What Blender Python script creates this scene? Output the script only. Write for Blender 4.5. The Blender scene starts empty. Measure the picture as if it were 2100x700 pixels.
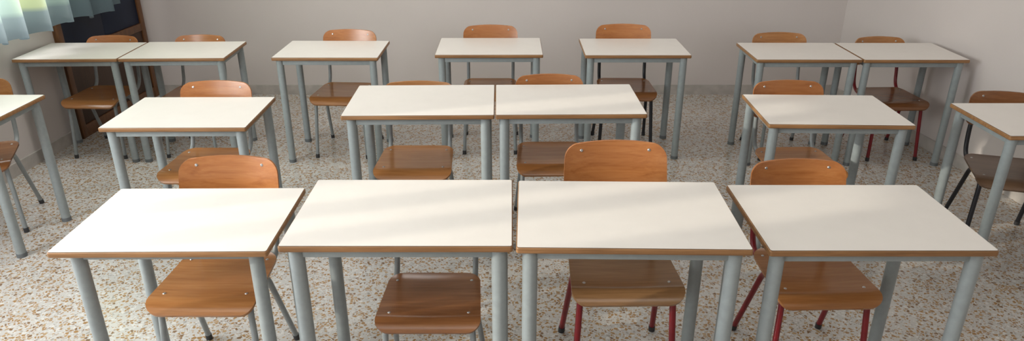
import bpy, bmesh, math, random
from mathutils import Vector, Matrix
random.seed(4)
S = bpy.context.scene
COL = S.collection
PI = math.pi

# ------------------------------------------------------------------ helpers
def link(o, parent=None):
    COL.objects.link(o)
    if parent: o.parent = parent
    return o

def mesh_from(bm, name, mats, angle=40):
    bmesh.ops.recalc_face_normals(bm, faces=bm.faces)
    me = bpy.data.meshes.new(name)
    bm.to_mesh(me); bm.free()
    for m in (mats if isinstance(mats, (list, tuple)) else [mats]): me.materials.append(m)
    for p in me.polygons: p.use_smooth = True
    me.set_sharp_from_angle(angle=math.radians(angle))
    return me

CACHE = {}
def part(name, key, builder, mats, parent=None, angle=40):
    """an object whose mesh is shared by every other part with the same key"""
    if key is None or key not in CACHE:
        me = mesh_from(builder(), name, mats, angle)
        if key is not None: CACHE[key] = me
    else: me = CACHE[key]
    return link(bpy.data.objects.new(name, me), parent)

def thing(name, label, cat, loc=(0,0,0), rz=0, sc=(1,1,1), group=None):
    o = bpy.data.objects.new(name, None)
    o.empty_display_size = .1
    o.location = loc; o.rotation_euler = (0,0,rz); o.scale = sc
    o['label'] = label; o['category'] = cat
    if group: o['group'] = group
    return link(o)

def box(bm, x0,x1,y0,y1,z0,z1, mi=0):
    v=[bm.verts.new(p) for p in ((x0,y0,z0),(x1,y0,z0),(x1,y1,z0),(x0,y1,z0),(x0,y0,z1),(x1,y0,z1),(x1,y1,z1),(x0,y1,z1))]
    for f in ((3,2,1,0),(4,5,6,7),(0,1,5,4),(1,2,6,5),(2,3,7,6),(3,0,4,7)):
        bm.faces.new([v[i] for i in f]).material_index = mi

def bevel_box(x0,x1,y0,y1,z0,z1,b=.003,seg=2):
    bm=bmesh.new(); box(bm,x0,x1,y0,y1,z0,z1)
    if b: bmesh.ops.bevel(bm, geom=bm.edges[:], offset=b, segments=seg, profile=.5, affect='EDGES')
    return bm

def fillet(pts, r, n=6):
    pts=[Vector(p) for p in pts]; out=[pts[0]]
    for i in range(1,len(pts)-1):
        a,b,c=pts[i-1],pts[i],pts[i+1]
        d1=min(r,(a-b).length*.48); d2=min(r,(c-b).length*.48)
        p=b+(a-b).normalized()*d1; q=b+(c-b).normalized()*d2
        for k in range(n+1):
            t=k/n; out.append(p*(1-t)**2+b*2*t*(1-t)+q*t*t)
    out.append(pts[-1]); return out

def tube(bm, pts, r, seg=16, r2=None, cap=True):
    pts=[Vector(p) for p in pts]; n=len(pts); rings=[]
    t0=(pts[1]-pts[0]).normalized()
    up=Vector((1,0,0)) if abs(t0.x)<.9 else Vector((0,1,0))
    u=t0.cross(up).normalized()
    for i,p in enumerate(pts):
        if i==0: t=t0
        elif i==n-1: t=(pts[i]-pts[i-1]).normalized()
        else: t=((pts[i+1]-pts[i]).normalized()+(pts[i]-pts[i-1]).normalized()).normalized()
        u=(u-t*u.dot(t)).normalized(); w=t.cross(u)
        rr=r if r2 is None else r+(r2-r)*i/(n-1)
        rings.append([bm.verts.new(p+(u*math.cos(2*PI*k/seg)+w*math.sin(2*PI*k/seg))*rr) for k in range(seg)])
    for a,b in zip(rings,rings[1:]):
        for k in range(seg): bm.faces.new((a[k],a[(k+1)%seg],b[(k+1)%seg],b[k]))
    if cap:
        bm.faces.new(rings[0][::-1]); bm.faces.new(rings[-1])
    return bm

def rrect(w,d,r,n=6):
    out=[]
    for cx,cy,a in ((w/2-r,d/2-r,0),(-w/2+r,d/2-r,90),(-w/2+r,-d/2+r,180),(w/2-r,-d/2+r,270)):
        for k in range(n+1):
            t=math.radians(a+90*k/n); out.append((cx+r*math.cos(t),cy+r*math.sin(t)))
    return out

def slab(w,d,r,z0,z1,b,side_mi=0):
    """rounded rectangular board with softened top and bottom edges"""
    bm=bmesh.new(); prof=[]
    steps=3 if b>.002 else 1
    for k in range(steps+1):
        t=PI/2*k/steps; prof.append((b*(1-math.sin(t)), z0+b*(1-math.cos(t))))
    for k in range(steps+1):
        t=PI/2*k/steps; prof.append((b*(1-math.cos(t)), z1-b*(1-math.sin(t))))
    rings=[]
    for ins,z in prof:
        rings.append([bm.verts.new((x,y,z)) for x,y in rrect(w-2*ins,d-2*ins,max(r-ins,.001))])
    n=len(rings[0])
    for a,bb in zip(rings,rings[1:]):
        for k in range(n):
            f=bm.faces.new((a[k],a[(k+1)%n],bb[(k+1)%n],bb[k])); f.material_index=side_mi
    bm.faces.new(rings[0][::-1]); bm.faces.new(rings[-1])
    return bm

# ------------------------------------------------------------------ materials
def srgb(r,g,b):
    f=lambda c:(c/255/12.92) if c/255<=.04045 else ((c/255+.055)/1.055)**2.4
    return (f(r),f(g),f(b),1)

class NT:
    def __init__(s,name):
        s.m=bpy.data.materials.new(name); s.m.use_nodes=True; s.t=s.m.node_tree; s.n=s.t.nodes
        s.b=s.n['Principled BSDF']
    def add(s,kind,**kw):
        o=s.n.new(kind)
        for k,v in kw.items(): setattr(o,k,v)
        return o
    def l(s,a,b): s.t.links.new(a,b)
    def coord(s,which='Object',scale=(1,1,1),rot=(0,0,0)):
        c=s.add('ShaderNodeTexCoord'); m=s.add('ShaderNodeMapping')
        m.inputs['Scale'].default_value=scale; m.inputs['Rotation'].default_value=rot
        s.l(c.outputs[which],m.inputs['Vector']); return m.outputs[0]
    def noise(s,vec,scale,detail=4,rough=.55,dist=0):
        o=s.add('ShaderNodeTexNoise'); o.inputs['Scale'].default_value=scale; o.inputs['Detail'].default_value=detail
        o.inputs['Roughness'].default_value=rough; o.inputs['Distortion'].default_value=dist
        s.l(vec,o.inputs['Vector']); return o.outputs['Fac']
    def ramp(s,fac,stops,interp='LINEAR'):
        o=s.add('ShaderNodeValToRGB'); o.color_ramp.interpolation=interp
        e=o.color_ramp.elements
        while len(e)<len(stops): e.new(.5)
        for x,(p,c) in zip(e,stops): x.position=p; x.color=c
        s.l(fac,o.inputs[0]); return o.outputs[0]
    def mix(s,fac,a,b,mode='MIX'):
        o=s.add('ShaderNodeMix',data_type='RGBA',blend_type=mode)
        for i,v in ((0,fac),(6,a),(7,b)):
            if hasattr(v,'is_linked'): s.l(v,o.inputs[i])
            else: o.inputs[i].default_value=v
        return o.outputs[2]
    def math(s,op,a,b=0.0):
        o=s.add('ShaderNodeMath',operation=op)
        for i,v in ((0,a),(1,b)):
            if hasattr(v,'is_linked'): s.l(v,o.inputs[i])
            else: o.inputs[i].default_value=v
        return o.outputs[0]
    def bump(s,h,strength=.2,dist=.002):
        o=s.add('ShaderNodeBump'); o.inputs['Strength'].default_value=strength; o.inputs['Distance'].default_value=dist
        s.l(h,o.inputs['Height']); s.l(o.outputs[0],s.b.inputs['Normal'])
    def done(s,color=None,rough=.5,spec=.5,metal=0):
        if color is not None:
            if hasattr(color,'is_linked'): s.l(color,s.b.inputs['Base Color'])
            else: s.b.inputs['Base Color'].default_value=color
        if hasattr(rough,'is_linked'): s.l(rough,s.b.inputs['Roughness'])
        else: s.b.inputs['Roughness'].default_value=rough
        s.b.inputs['Specular IOR Level'].default_value=spec
        s.b.inputs['Metallic'].default_value=metal
        return s.m

def paint(name,c,rough=.4,var=.06,scale=30,spec=.5,metal=0):
    t=NT(name); v=t.coord()
    d=tuple(x*(1-var*2) for x in c[:3])+(1,); e=tuple(min(1,x*(1+var)) for x in c[:3])+(1,)
    return t.done(t.ramp(t.noise(v,scale),[(.3,d),(.7,e)]),rough,spec,metal)

def wall_mat(name,c):
    t=NT(name); v=t.coord()
    big=t.noise(v,1.1,3); fine=t.noise(v,60,4)
    d=tuple(x*.94 for x in c[:3])+(1,)
    col=t.ramp(big,[(.3,d),(.7,c)])
    t.bump(fine,.12,.003)
    return t.done(col,.75,.25)

def terrazzo():
    t=NT('terrazzo_floor'); v=t.coord()
    w=t.add('ShaderNodeTexNoise'); w.inputs['Scale'].default_value=60; t.l(v,w.inputs['Vector'])
    vv=t.add('ShaderNodeVectorMath',operation='MULTIPLY_ADD'); t.l(w.outputs['Color'],vv.inputs[0]); vv.inputs[1].default_value=(.012,.012,.012); t.l(v,vv.inputs[2])
    col=t.ramp(t.noise(v,5,3),[(.3,srgb(176,173,168)),(.7,srgb(190,187,182))])
    def layer(col,scale,stops,edge,dens):
        a=t.add('ShaderNodeTexVoronoi',feature='F1',voronoi_dimensions='2D'); a.inputs['Scale'].default_value=scale; t.l(vv.outputs[0],a.inputs['Vector'])
        b=t.add('ShaderNodeTexVoronoi',feature='DISTANCE_TO_EDGE',voronoi_dimensions='2D'); b.inputs['Scale'].default_value=scale; t.l(vv.outputs[0],b.inputs['Vector'])
        sp=t.add('ShaderNodeSeparateColor'); t.l(a.outputs['Color'],sp.inputs[0])
        cc=t.ramp(sp.outputs[0],stops,'CONSTANT')
        th=t.math('MULTIPLY_ADD',sp.outputs[1],.14); th.node.inputs[2].default_value=edge
        m=t.math('GREATER_THAN',b.outputs['Distance'],th)
        on=t.math('LESS_THAN',sp.outputs[2],dens)
        return t.mix(t.math('MULTIPLY',m,on),col,cc)
    O=srgb(151,119,80); O2=srgb(166,141,107); Br=srgb(124,99,74); W=srgb(199,197,192); G=srgb(152,148,140)
    col=layer(col,130,[(0,O2),(.20,W),(.60,G),(.84,O),(.95,Br)],.06,.34)
    col=layer(col,64,[(0,O),(.36,O2),(.56,W),(.68,Br),(.82,O),(.94,G)],.08,.46)
    r=t.ramp(t.noise(v,3,3),[(.3,(.14,)*3+(1,)),(.7,(.21,)*3+(1,))])
    return t.done(col,r,.55)

def wood(name,dark,mid,light,rough=.32,axis='x',spec=.5):
    t=NT(name)
    sc=(1.8,38,38) if axis=='x' else (26,26,2.2)
    oi=t.add('ShaderNodeObjectInfo')
    v=t.coord('Object',sc)
    ad=t.add('ShaderNodeVectorMath',operation='ADD'); cb=t.add('ShaderNodeCombineXYZ')
    k=t.math('MULTIPLY',oi.outputs['Random'],37.0); t.l(k,cb.inputs[0]); t.l(k,cb.inputs[1]); t.l(k,cb.inputs[2])
    t.l(v,ad.inputs[0]); t.l(cb.outputs[0],ad.inputs[1])
    n1=t.noise(ad.outputs[0],1.3,6,.6,.7); n2=t.noise(ad.outputs[0],7,3,.5)
    c=t.ramp(n1,[(.22,dark),(.5,mid),(.8,light)])
    c=t.mix(.18,c,t.ramp(n2,[(.35,dark),(.65,light)]))
    vb=t.ramp(oi.outputs['Random'],[(0,(.84,.82,.81,1)),(1,(1.0,1.0,1.0,1))])
    c=t.mix(1.0,c,vb,'MULTIPLY')
    return t.done(c,rough,spec)

M_floor=terrazzo()
M_wall=wall_mat('wall_paint',srgb(205,197,193))
M_ceil=wall_mat('ceiling_paint',srgb(226,224,221))
M_base=paint('baseboard_marble',srgb(184,178,172),.35,.08,14)
M_lam=NT('white_laminate'); 
_v=M_lam.coord(); M_lam=M_lam.done(M_lam.ramp(M_lam.noise(_v,9,3),[(.3,srgb(225,220,213)),(.7,srgb(228,223,216))]),.25,.5)
M_line=paint('dark_laminate_edge',srgb(72,58,46),.6)
M_edge=wood('beech_edge',srgb(112,78,46),srgb(147,106,66),srgb(174,133,90),.45)
M_leg=paint('grey_painted_steel',srgb(145,153,154),.38,.04,40)
M_cap=paint('grey_foot_plastic',srgb(104,109,112),.6)
M_grey=paint('grey_chair_tube',srgb(138,144,145),.34,.05,40)
M_red=paint('red_chair_tube',srgb(120,18,28),.34,.08,40)
M_black=paint('black_chair_tube',srgb(28,30,36),.36,.08,40)
M_capb=paint('dark_foot_plastic',srgb(50,50,52),.6)
M_bolt=paint('bolt_steel',srgb(190,190,188),.3,.03,40,.5,.8)
W_or=wood('golden_beech_ply',srgb(146,88,46),srgb(171,109,60),srgb(186,126,76),.24)
W_mid=wood('brown_beech_ply',srgb(142,94,53),srgb(165,112,65),srgb(184,134,86),.18)
W_dk=wood('dark_beech_ply',srgb(112,71,42),srgb(134,88,53),srgb(154,107,68),.2)
W_dull=wood('dull_beech_ply',srgb(124,92,59),srgb(146,110,74),srgb(162,128,90),.22)
W_grey=wood('grey_brown_beech_ply',srgb(84,64,48),srgb(102,80,62),srgb(120,96,76),.3)
M_cab=wood('cabinet_wood',srgb(76,48,28),srgb(104,68,40),srgb(128,87,53),.4,'z')
M_cabd=wood('dark_cabinet_wood',srgb(46,31,22),srgb(62,42,29),srgb(78,54,37),.45,'z')
M_glass=paint('dark_cabinet_pane',srgb(24,35,56),.45,.1,5,.3)

# ------------------------------------------------------------------ room shell
H_C=3.0
YB=6.06; YF=-1.6
def structure(name,bm,m,parent=None):
    o=link(bpy.data.objects.new(name,mesh_from(bm,name,m,30)),parent); o['kind']='structure'; return o

bm=bmesh.new(); box(bm,-4.2,4.2,YF-.2,YB+.2,-.1,0); structure('floor',bm,M_floor)
bm=bmesh.new(); box(bm,-4.2,4.2,YF-.2,YB+.2,H_C,H_C+.1); structure('ceiling',bm,M_ceil)
bm=bmesh.new(); box(bm,-3.4,3.2,YB,YB+.2,0,H_C); structure('wall_back',bm,M_wall)
bm=bmesh.new(); box(bm,-4.2,4.2,YF-.2,YF,0,H_C); structure('wall_front',bm,M_wall)
# right wall, very slightly splayed
def splay(o,x,y,ang): o.location=(x,y,0); o.rotation_euler=(0,0,ang)
aR=math.atan(.1106)
bm=bmesh.new(); box(bm,0,.2,-7.9,.3,0,H_C); wr=structure('wall_right',bm,M_wall); splay(wr,2.80,YB,aR)
bm=bmesh.new(); box(bm,-.014,0,-7.8,-.002,0,.085); splay(structure('baseboard_right',bm,M_base),2.80,YB,aR)
# left wall: local +y runs to the back of the room, openings for three windows
aL=-math.atan(.0569)
def LW(y,off=0,z=0):
    """world point at distance y along the left wall (world y), off metres into the room"""
    s=(y-YB)/math.cos(aL)
    return Vector((-3.12,YB,z))+Vector((-math.sin(aL)*s,math.cos(aL)*s,0))+Vector((math.cos(aL)*off,math.sin(aL)*off,0))
wins=[(-3.15,-1.35),(-5.25,-3.55),(-7.35,-5.65)]; Z0,Z1=1.0,2.5
bm=bmesh.new()
box(bm,-.25,0,-7.9,.3,0,Z0); box(bm,-.25,0,-7.9,.3,Z1,H_C)
ys=[-7.9]+[y for w in sorted(wins) for y in w]+[.3]
for a,b in zip(ys[::2],ys[1::2]): box(bm,-.25,0,a,b,Z0,Z1)
splay(structure('wall_left',bm,M_wall),-3.12,YB,aL)
bm=bmesh.new(); box(bm,0,.014,-7.8,-1.14,0,.085); splay(structure('baseboard_left',bm,M_base),-3.12,YB,aL)
bm=bmesh.new(); box(bm,-3.07,2.79,YB-.014,YB,0,.085); structure('baseboard_back',bm,M_base)
M_wf=paint('window_frame_paint',srgb(215,214,210),.4)
for i,(a,b) in enumerate(wins):
    bm=bmesh.new(); x0,x1=-.2,-.14
    box(bm,x0,x1,a,b,Z0,Z0+.06); box(bm,x0,x1,a,b,Z1-.06,Z1)
    mull_slats=(a,(a+b)/2-.03,b-.06) if i!=1 else (a,a+.30,a+.52,a+.80,a+1.06,a+1.36,b-.06)  # middle window: unseen extra slats added to break the sun into streaks
    for y in mull_slats: box(bm,x0,x1,y,y+(.06 if i!=1 else .10 if a<y<b-.1 else .06),Z0+.06,Z1-.06)
    splay(structure('window_%d'%(i+1),bm,M_wf),-3.12,YB,aL)

# ------------------------------------------------------------------ desks
DW,DD,DH=.70,.49,.731
IN=.042; RL=.0235
def make_desk(label,loc,rz,s,h,group,inset=IN):
    t=thing('school_desk',label,'desk',(loc[0],loc[1],0),rz,(s,s,h/DH),group)
    top=part('tabletop','top',lambda:slab(DW,DD,.009,DH-.021,DH-.0012,.004),M_edge,t)
    part('laminate','lam',lambda:slab(DW-.006,DD-.006,.007,DH-.0022,DH,.0004,1),[M_lam,M_line],top,20)
    lx,ly=DW/2-inset,DD/2-inset
    for sx in (-1,1):
        for sy in (-1,1):
            lg=part('leg',('dleg',sx,sy,inset),lambda:tube(bmesh.new(),[(sx*lx,sy*ly,.014),(sx*lx,sy*ly,DH-.021)],RL,24),M_leg,t)
            part('foot_cap',('dcap',sx,sy,inset),lambda:tube(bmesh.new(),[(sx*lx,sy*ly,0),(sx*lx,sy*ly,.003),(sx*lx,sy*ly,.022)],RL+.0015,24),M_cap,lg)
    z0,z1=DH-.056,DH-.021
    for sy in (-1,1):
        part('rail',('dr',sy,inset),lambda:bevel_box(-lx+RL*.8,lx-RL*.8,sy*ly-.011,sy*ly+.011,z0,z1,.004),M_leg,t)
    for sx in (-1,1):
        part('rail',('drs',sx,inset),lambda:bevel_box(sx*lx-.011,sx*lx+.011,-ly+RL*.8,ly-RL*.8,z0,z1,.004),M_leg,t)
    return t

GF='desks of the front row'; GM='desks of the middle row'; GB='desks of the back row'
make_desk('white-topped school desk leftmost in the front row, standing a little apart with overhanging top',(-1.133,2.232),.01,1.0,.731,GF,.06)
make_desk('white-topped school desk second from left in front row, hiding the backrest of its low chair',(-.365,2.21),0,1.05,.771,GF)
make_desk('white-topped school desk third from left in front row, before the tall red-legged chair',(.385,2.195),-.02,1.05,.771,GF)
make_desk('white-topped school desk rightmost in the front row, nearest the right wall',(1.168,2.21),.0,1.03,.752,GF)
make_desk('left desk of the white-topped pair pushed together in the centre of the middle row',(-.456,3.50),.018,1.05,.76,GM)
make_desk('right desk of the white-topped pair pushed together in the centre of the middle row',(.281,3.513),.018,1.045,.76,GM)
make_desk('single white-topped desk in the middle row, left of the central pair',(-1.60,3.41),.01,.99,.725,GM)
make_desk('single white-topped desk in the middle row, right of the central pair',(1.575,3.45),-.03,.99,.725,GM)
make_desk('white-topped desk cut off by the left edge of the photo',(-2.84,3.43),0,1.0,.731,GM)
make_desk('white-topped desk cut off by the right edge of the photo, with a dark-framed chair',(2.605,3.285),.0,1.0,.731,GM)
make_desk('back row desk in the left corner under the curtain, touching the wall',(-2.852,4.69),.03,.94,.722,GB)
make_desk('back row desk joined to the right side of the desk under the curtain',(-2.182,4.715),.03,.96,.722,GB)
make_desk('single back row desk with grey-legged chair, right of the pair by the curtain',(-1.19,4.70),-.005,.97,.731,GB)
make_desk('single back row desk in the middle of the row, directly behind the central pair',(-.15,4.78),.005,1.0,.731,GB)
make_desk('single back row desk in front of the black-legged chair',(.813,4.765),0,.98,.731,GB)
make_desk('left desk of the back row pair by the right wall',(1.873,4.645),-.005,.95,.731,GB)
make_desk('right desk of the back row pair in the corner, before a red-legged chair',(2.546,4.64),-.005,.95,.731,GB)

# ------------------------------------------------------------------ chairs
CW=.197
def seat_bm():
    bm=bmesh.new(); th=.011
    y0,y1=-.20,.185; r=.055
    vs=[0,.004,.012,.025,.045,.07,.10,.14,.18,.22,.28,.36,.44,.52,.60,.68,.76,.83,.88,.92,.95,.972,.988,.996,1]
    us=[-1,-.985,-.95,-.88,-.75,-.55,-.3,0,.3,.55,.75,.88,.95,.985,1]
    top=[];bot=[]
    for v in vs:
        y=y0+(y1-y0)*v
        W=CW-.016*v
        d=min(v,1-v)*(y1-y0)
        w=W if d>=r else W-r+math.sqrt(max(0,r*r-(r-d)**2))
        rowt=[];rowb=[]
        for u in us:
            x=u*w
            z=.445-.007*math.cos(x/CW*1.3)*math.sin(PI*v)
            f=max(0,(.20-v)/.20); z-=.042*f**2
            b=max(0,(v-.86)/.14); z+=.006*b*b
            yy=y+.012*f**3
            rowt.append(bm.verts.new((x,yy,z))); rowb.append(bm.verts.new((x,yy+th*.7*f,z-th)))
        top.append(rowt);bot.append(rowb)
    grid_close(bm,top,bot); return bm
def grid_close(bm,A,B):
    n,m=len(A),len(A[0])
    for i in range(n-1):
        for j in range(m-1):
            bm.faces.new((A[i][j],A[i][j+1],A[i+1][j+1],A[i+1][j])); bm.faces.new((B[i][j],B[i+1][j],B[i+1][j+1],B[i][j+1]))
    for i in range(n-1):
        bm.faces.new((A[i][0],A[i+1][0],B[i+1][0],B[i][0])); bm.faces.new((A[i][-1],B[i][-1],B[i+1][-1],A[i+1][-1]))
    for j in range(m-1):
        bm.faces.new((A[0][j],B[0][j],B[0][j+1],A[0][j+1])); bm.faces.new((A[-1][j],A[-1][j+1],B[-1][j+1],B[-1][j]))
ZB0,ZB1=.615,.809
def back_y(x,z): return .252+(z-ZB0)*.24-.032*(x/CW)**2
def back_bm():
    bm=bmesh.new(); th=.010; r=.052
    vs=[0,.005,.015,.03,.06,.10,.16,.22,.30,.40,.50,.60,.70,.78,.84,.90,.94,.97,.985,.995,1]
    us=[-1,-.985,-.95,-.88,-.75,-.55,-.3,0,.3,.55,.75,.88,.95,.985,1]
    A=[];B=[]
    for v in vs:
        z=ZB0+(ZB1-ZB0)*v; W=CW-.006*v
        rr=r if v>.5 else .04
        d=min(v,1-v)*(ZB1-ZB0)
        w=W if d>=rr else W-rr+math.sqrt(max(0,rr*rr-(rr-d)**2))
        a=[];b=[]
        for u in us:
            x=u*w; zz=z+(.006*(1-u*u) if v>.5 else 0)*((v-.5)*2 if v>.5 else 0)
            a.append(bm.verts.new((x,back_y(x,z),zz))); b.append(bm.verts.new((x,back_y(x,z)+th,zz)))
        A.append(a);B.append(b)
    grid_close(bm,A,B); return bm
def bolt_bm(p,n):
    bm=bmesh.new(); p=Vector(p); n=Vector(n).normalized()
    tube(bm,[p-n*.002,p+n*.0015,p+n*.003],.0075,12,.004); return bm

def make_chair(label,loc,rz,sc,frame,wood_s,wood_b,group,tag):
    fm={'grey':M_grey,'red':M_red,'black':M_black}[frame]
    t=thing('school_chair',label,'chair',(loc[0],loc[1],0),rz,sc,group)
    seat=part('seat',('seat',wood_s.name),seat_bm,wood_s,t,50)
    back=part('backrest',('back',wood_b.name),back_bm,wood_b,t,50)
    for sx in (-1,1):
        for yy in (-.105,.135):
            part('bolt',('sb',sx,yy),lambda:bolt_bm((sx*.148,yy,.4415 if yy<0 else .443),(0,0,1)),M_bolt,seat)
        for zz,xx in ((.783,.128),(.645,.160)):
            part('bolt',('bb',sx,zz),lambda:bolt_bm((sx*xx,back_y(xx,zz),zz),(0,-1,.2)),M_bolt,back)
    r=.0115; zr=.4205
    for sx in (-1,1):
        fl=part('leg',('cfl',sx,frame),lambda:tube(bmesh.new(),fillet([(sx*.178,-.165,.012),(sx*.160,-.125,zr),(sx*.158,-.04,zr)],.06),r,14),fm,t)
        part('foot_cap',('cfc',sx),lambda:tube(bmesh.new(),[(sx*.1785,-.166,0),(sx*.1775,-.164,.028)],r+.002,14),M_capb,fl)
        rl=part('leg',('crl',sx,frame),lambda:tube(bmesh.new(),fillet([(sx*.187,.225,.012),(sx*.160,.070,zr-.012),(sx*.158,.00,zr-.004)],.05),r,14),fm,t)
        part('foot_cap',('crc',sx),lambda:tube(bmesh.new(),[(sx*.1875,.2255,0),(sx*.1858,.219,.028)],r+.002,14),M_capb,rl)
        part('back_post',('cbp',sx,frame),lambda:tube(bmesh.new(),fillet([(sx*.158,-.05,zr),(sx*.160,.222,zr),(sx*.161,back_y(.161,.63)+.0225,.63),(sx*.128,back_y(.128,.797)+.0225,.797)],.09,8),r,14),fm,t)
    part('crossbar',('cx1',frame),lambda:tube(bmesh.new(),[(-.157,-.095,zr-.004),(.157,-.095,zr-.004)],.009,12),fm,t)
    part('crossbar',('cx2',frame),lambda:tube(bmesh.new(),[(-.157,.075,zr-.006),(.157,.075,zr-.006)],.009,12),fm,t)
    return t
GC='chairs at the front row'; GD='chairs at the middle row'; GE='chairs at the back row'
make_chair('brown plywood chair with grey legs at the leftmost front row desk',(-1.105,2.30),0,(1,1,1),'grey',W_mid,W_or,GC,1)
make_chair('low dark plywood chair fully pushed under a front row desk, backrest hidden by the tabletop',(-.297,2.24),0,(.96,.89,.89),'grey',W_dk,W_dk,GC,1)
make_chair('tall plywood chair with red legs and the highest backrest in the front row',(.415,2.345),.02,(1.05,1.05,1.05),'red',W_dull,W_or,GC,1)
make_chair('plywood chair with red legs at the rightmost front row desk',(1.158,2.375),.03,(1,1,.945),'red',W_mid,W_or,GC,1)
make_chair('plywood chair at the central pair\'s left desk, only its backrest tip above the tabletop',(-.515,3.545),0,(1.04,1,.93),'grey',W_mid,W_mid,GD,1)
make_chair('plywood chair with grey legs at the right desk of the central pair',(.21,3.55),.02,(.97,.97,.98),'grey',W_mid,W_or,GD,1)
make_chair('plywood chair with grey legs at the single desk left of the central pair',(-1.605,3.48),0,(1,1,.955),'grey',W_mid,W_or,GD,1)
make_chair('plywood chair with grey legs at the single desk right of the central pair',(1.51,3.49),.03,(1,1,.955),'grey',W_mid,W_or,GD,1)
make_chair('grey-framed plywood chair half cut off by the left edge of the photo',(-2.90,3.58),.38,(1,1,.935),'grey',W_dk,W_mid,GD,1)
make_chair('black-framed dark plywood chair cut off by the right edge of the photo',(2.59,3.42),-.30,(1,1,.905),'black',W_grey,W_dk,GD,1)
make_chair('plywood chair in the left corner behind the desk under the curtain, beside the cabinet',(-2.82,4.73),-.03,(.96,1,.92),'grey',W_mid,W_or,GE,1)
make_chair('plywood chair at the right desk of the back row pair near the curtain',(-2.20,4.745),0,(.93,1,.92),'grey',W_mid,W_or,GE,1)
make_chair('slightly turned back row chair with grey legs, right of the pair near the curtain',(-1.155,4.735),-.06,(.98,1,.97),'grey',W_mid,W_or,GE,1)
make_chair('grey-legged plywood chair at the back row desk directly behind the central pair',(-.153,4.81),0,(1,1,.99),'grey',W_mid,W_or,GE,1)
make_chair('plywood chair with black legs in the back row, right of the middle',(.785,4.80),-.02,(1.01,1,1),'black',W_dk,W_or,GE,1)
make_chair('plywood chair at the left desk of the back row pair by the right wall',(1.865,4.695),0,(.98,1,.955),'grey',W_mid,W_mid,GE,1)
make_chair('plywood chair with red legs in the back row corner by the right wall',(2.58,4.69),.04,(.93,1,.92),'red',W_dk,W_mid,GE,1)

# ------------------------------------------------------------------ wooden cabinet with dark panes on the left wall
cab=thing('wall_cabinet','brown wooden cabinet with dark panes in the left back corner of the room','cabinet',(-3.12,YB,0),aL)
Y0,Y1=-1.12,-.03; D=.038
part('back_panel',None,lambda:bevel_box(.001,.012,Y0,Y1,0,2.1,0),M_cab,cab)
for y,w in ((Y0,.055),(Y1-.055,.055)): part('stile',None,lambda:bevel_box(.012,D,y,y+w,0,2.1,.004),M_cab,cab)
for z,h in ((0,.09),(.58,.06),(2.03,.07)): part('cross_rail',None,lambda:bevel_box(.012,D-.002,Y0+.055,Y1-.055,z,z+h,.003),M_cab,cab)
ym=(Y0+Y1)/2
for a,b in ((Y0+.057,ym-.001),(ym+.001,Y1-.057)):
    part('lower_door',None,lambda:bevel_box(.013,D-.010,a,b,.092,.578,.004),M_cabd,cab)
    part('pane',None,lambda:bevel_box(.013,.024,a,b,.642,2.028,.001),M_glass,cab)

# ------------------------------------------------------------------ curtain and its rail
def curtain_mat():
    t=NT('printed_curtain')
    g=t.add('ShaderNodeTexCoord'); sp=t.add('ShaderNodeSeparateXYZ'); t.l(g.outputs['Object'],sp.inputs[0])
    n=t.noise(g.outputs['Object'],2.5,2)
    wv=t.math('ADD',t.math('SINE',t.math('MULTIPLY',sp.outputs['Y'],11.0)),t.math('MULTIPLY',n,.8))
    patch=t.ramp(wv,[(.1,srgb(168,192,186)),(.6,srgb(182,202,178)),(1.0,srgb(200,212,164))])
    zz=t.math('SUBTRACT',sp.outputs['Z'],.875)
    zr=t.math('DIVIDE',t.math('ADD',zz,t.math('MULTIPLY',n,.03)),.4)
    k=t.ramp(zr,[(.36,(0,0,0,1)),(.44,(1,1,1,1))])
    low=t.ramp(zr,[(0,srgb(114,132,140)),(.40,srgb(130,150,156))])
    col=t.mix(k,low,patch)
    out=t.n['Material Output']; df=t.add('ShaderNodeBsdfDiffuse'); tr=t.add('ShaderNodeBsdfTranslucent'); mx=t.add('ShaderNodeMixShader')
    mx.inputs[0].default_value=.5
    t.l(col,df.inputs[0]); t.l(t.mix(.35,col,(.42,.415,.40,1)),tr.inputs[0]); t.l(df.outputs[0],mx.inputs[1]); t.l(tr.outputs[0],mx.inputs[2]); t.l(mx.outputs[0],out.inputs[0])
    return t.m
def curtain_bm():
    bm=bmesh.new(); rows=[]
    N=260; y0,y1=-3.3,-.60
    zs=[0,.012,.03,.15,.16,.4,.8,1.2,1.5,1.62]
    for k in range(N+1):
        y=y0+(y1-y0)*k/N; row=[]
        for z in zs:
            f=1-.45*z/1.62
            ph=y*2*PI/.215+.7*math.sin(y*3.1)
            x=.20+.062*f*math.sin(ph)+.024*f*math.sin(ph*.47+1)
            hz=.014*math.sin(ph+.8)*(1-z/1.62)+.010*math.sin(y*9)*(1-z/1.62)
            row.append(bm.verts.new((x,y,.875+z+hz)))
        rows.append(row)
    for a,b in zip(rows,rows[1:]):
        for j in range(len(zs)-1): bm.faces.new((a[j],b[j],b[j+1],a[j+1]))
    return bm
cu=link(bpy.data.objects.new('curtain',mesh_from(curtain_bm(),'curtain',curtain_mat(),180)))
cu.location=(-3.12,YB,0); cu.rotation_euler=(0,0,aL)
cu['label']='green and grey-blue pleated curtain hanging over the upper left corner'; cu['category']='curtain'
rail=thing('curtain_rail','grey metal curtain rail above the pleated curtain','curtain rail',(-3.12,YB,0),aL)
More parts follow.
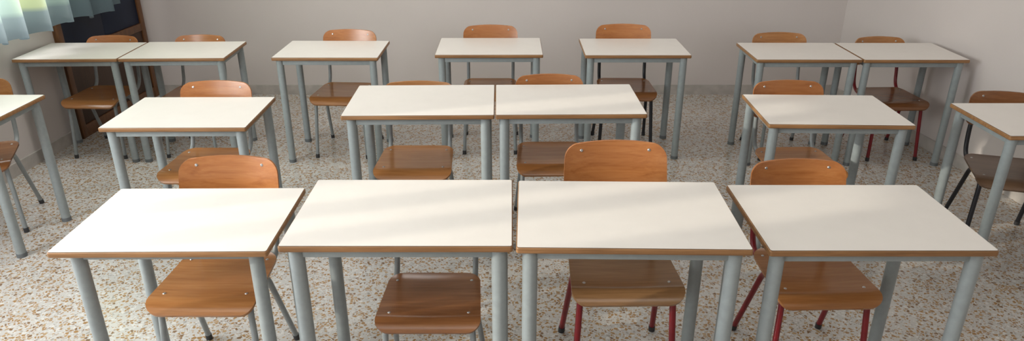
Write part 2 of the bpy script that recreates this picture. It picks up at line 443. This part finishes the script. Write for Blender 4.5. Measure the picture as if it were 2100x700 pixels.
part('rod',None,lambda:tube(bmesh.new(),[(.2,-3.4,2.511),(.2,-.5,2.511)],.013),M_grey,rail)
for y in (-3.25,-1.95,-.55): part('bracket',None,lambda:bevel_box(.0,.2,y-.01,y+.01,2.52,2.54,.002),M_grey,rail)

# ------------------------------------------------------------------ light
W=bpy.data.worlds.new('sky'); S.world=W; W.use_nodes=True
bg=W.node_tree.nodes['Background']; bg.inputs[0].default_value=(.85,.93,1,1); bg.inputs[1].default_value=2.0
def area(name,loc,target,sx,sy,power,color):
    l=bpy.data.lights.new(name,'AREA'); l.shape='RECTANGLE'; l.size=sx; l.size_y=sy; l.energy=power; l.color=color
    o=link(bpy.data.objects.new(name,l)); o.location=loc
    d=Vector(target)-Vector(loc); o.rotation_euler=d.to_track_quat('-Z','Y').to_euler(); return o
for i,(a,b) in enumerate(wins):
    y=YB+(a+b)/2
    p=LW(y,-.05,1.75); q=LW(y,2,1.3)
    area('window_light',p,q,1.7,1.4,(48,116,48)[i],(.96,.985,1))
area('fill_light',(0,.2,2.9),(0,2.6,0),4.5,1.2,32,(1,.98,.955))  # added soft fill from overhead on the camera side, no visible fixture
area('fill_light',(1.0,4.2,2.95),(1.0,4.5,0),2.4,.8,13,(1,.98,.955))  # weak added fill over the back right, out of view
area('fill_light',(-1.7,4.3,2.95),(-1.8,4.7,0),2.2,.9,32,(1,.98,.96))  # added fill to brighten the left wall and the back-left wall
sl=bpy.data.lights.new('sun','SUN'); sl.energy=1.9; sl.angle=math.radians(.9); sl.color=(1,.92,.78)
so=link(bpy.data.objects.new('sun',sl)); so.location=(-6,0,4)
so.rotation_euler=Vector((.96*.95,.27*.95,-.31)).to_track_quat('-Z','Y').to_euler()

# ------------------------------------------------------------------ camera
cd=bpy.data.cameras.new('camera'); cam=link(bpy.data.objects.new('camera',cd))
cam.location=(0,0,1.866); cam.rotation_euler=(PI/2-.4126,0,0)
cd.sensor_fit='HORIZONTAL'; cd.sensor_width=36; cd.lens=1469*36/2100; cd.shift_y=11/2100; cd.clip_start=.05
S.camera=cam
S.view_settings.view_transform='Standard'
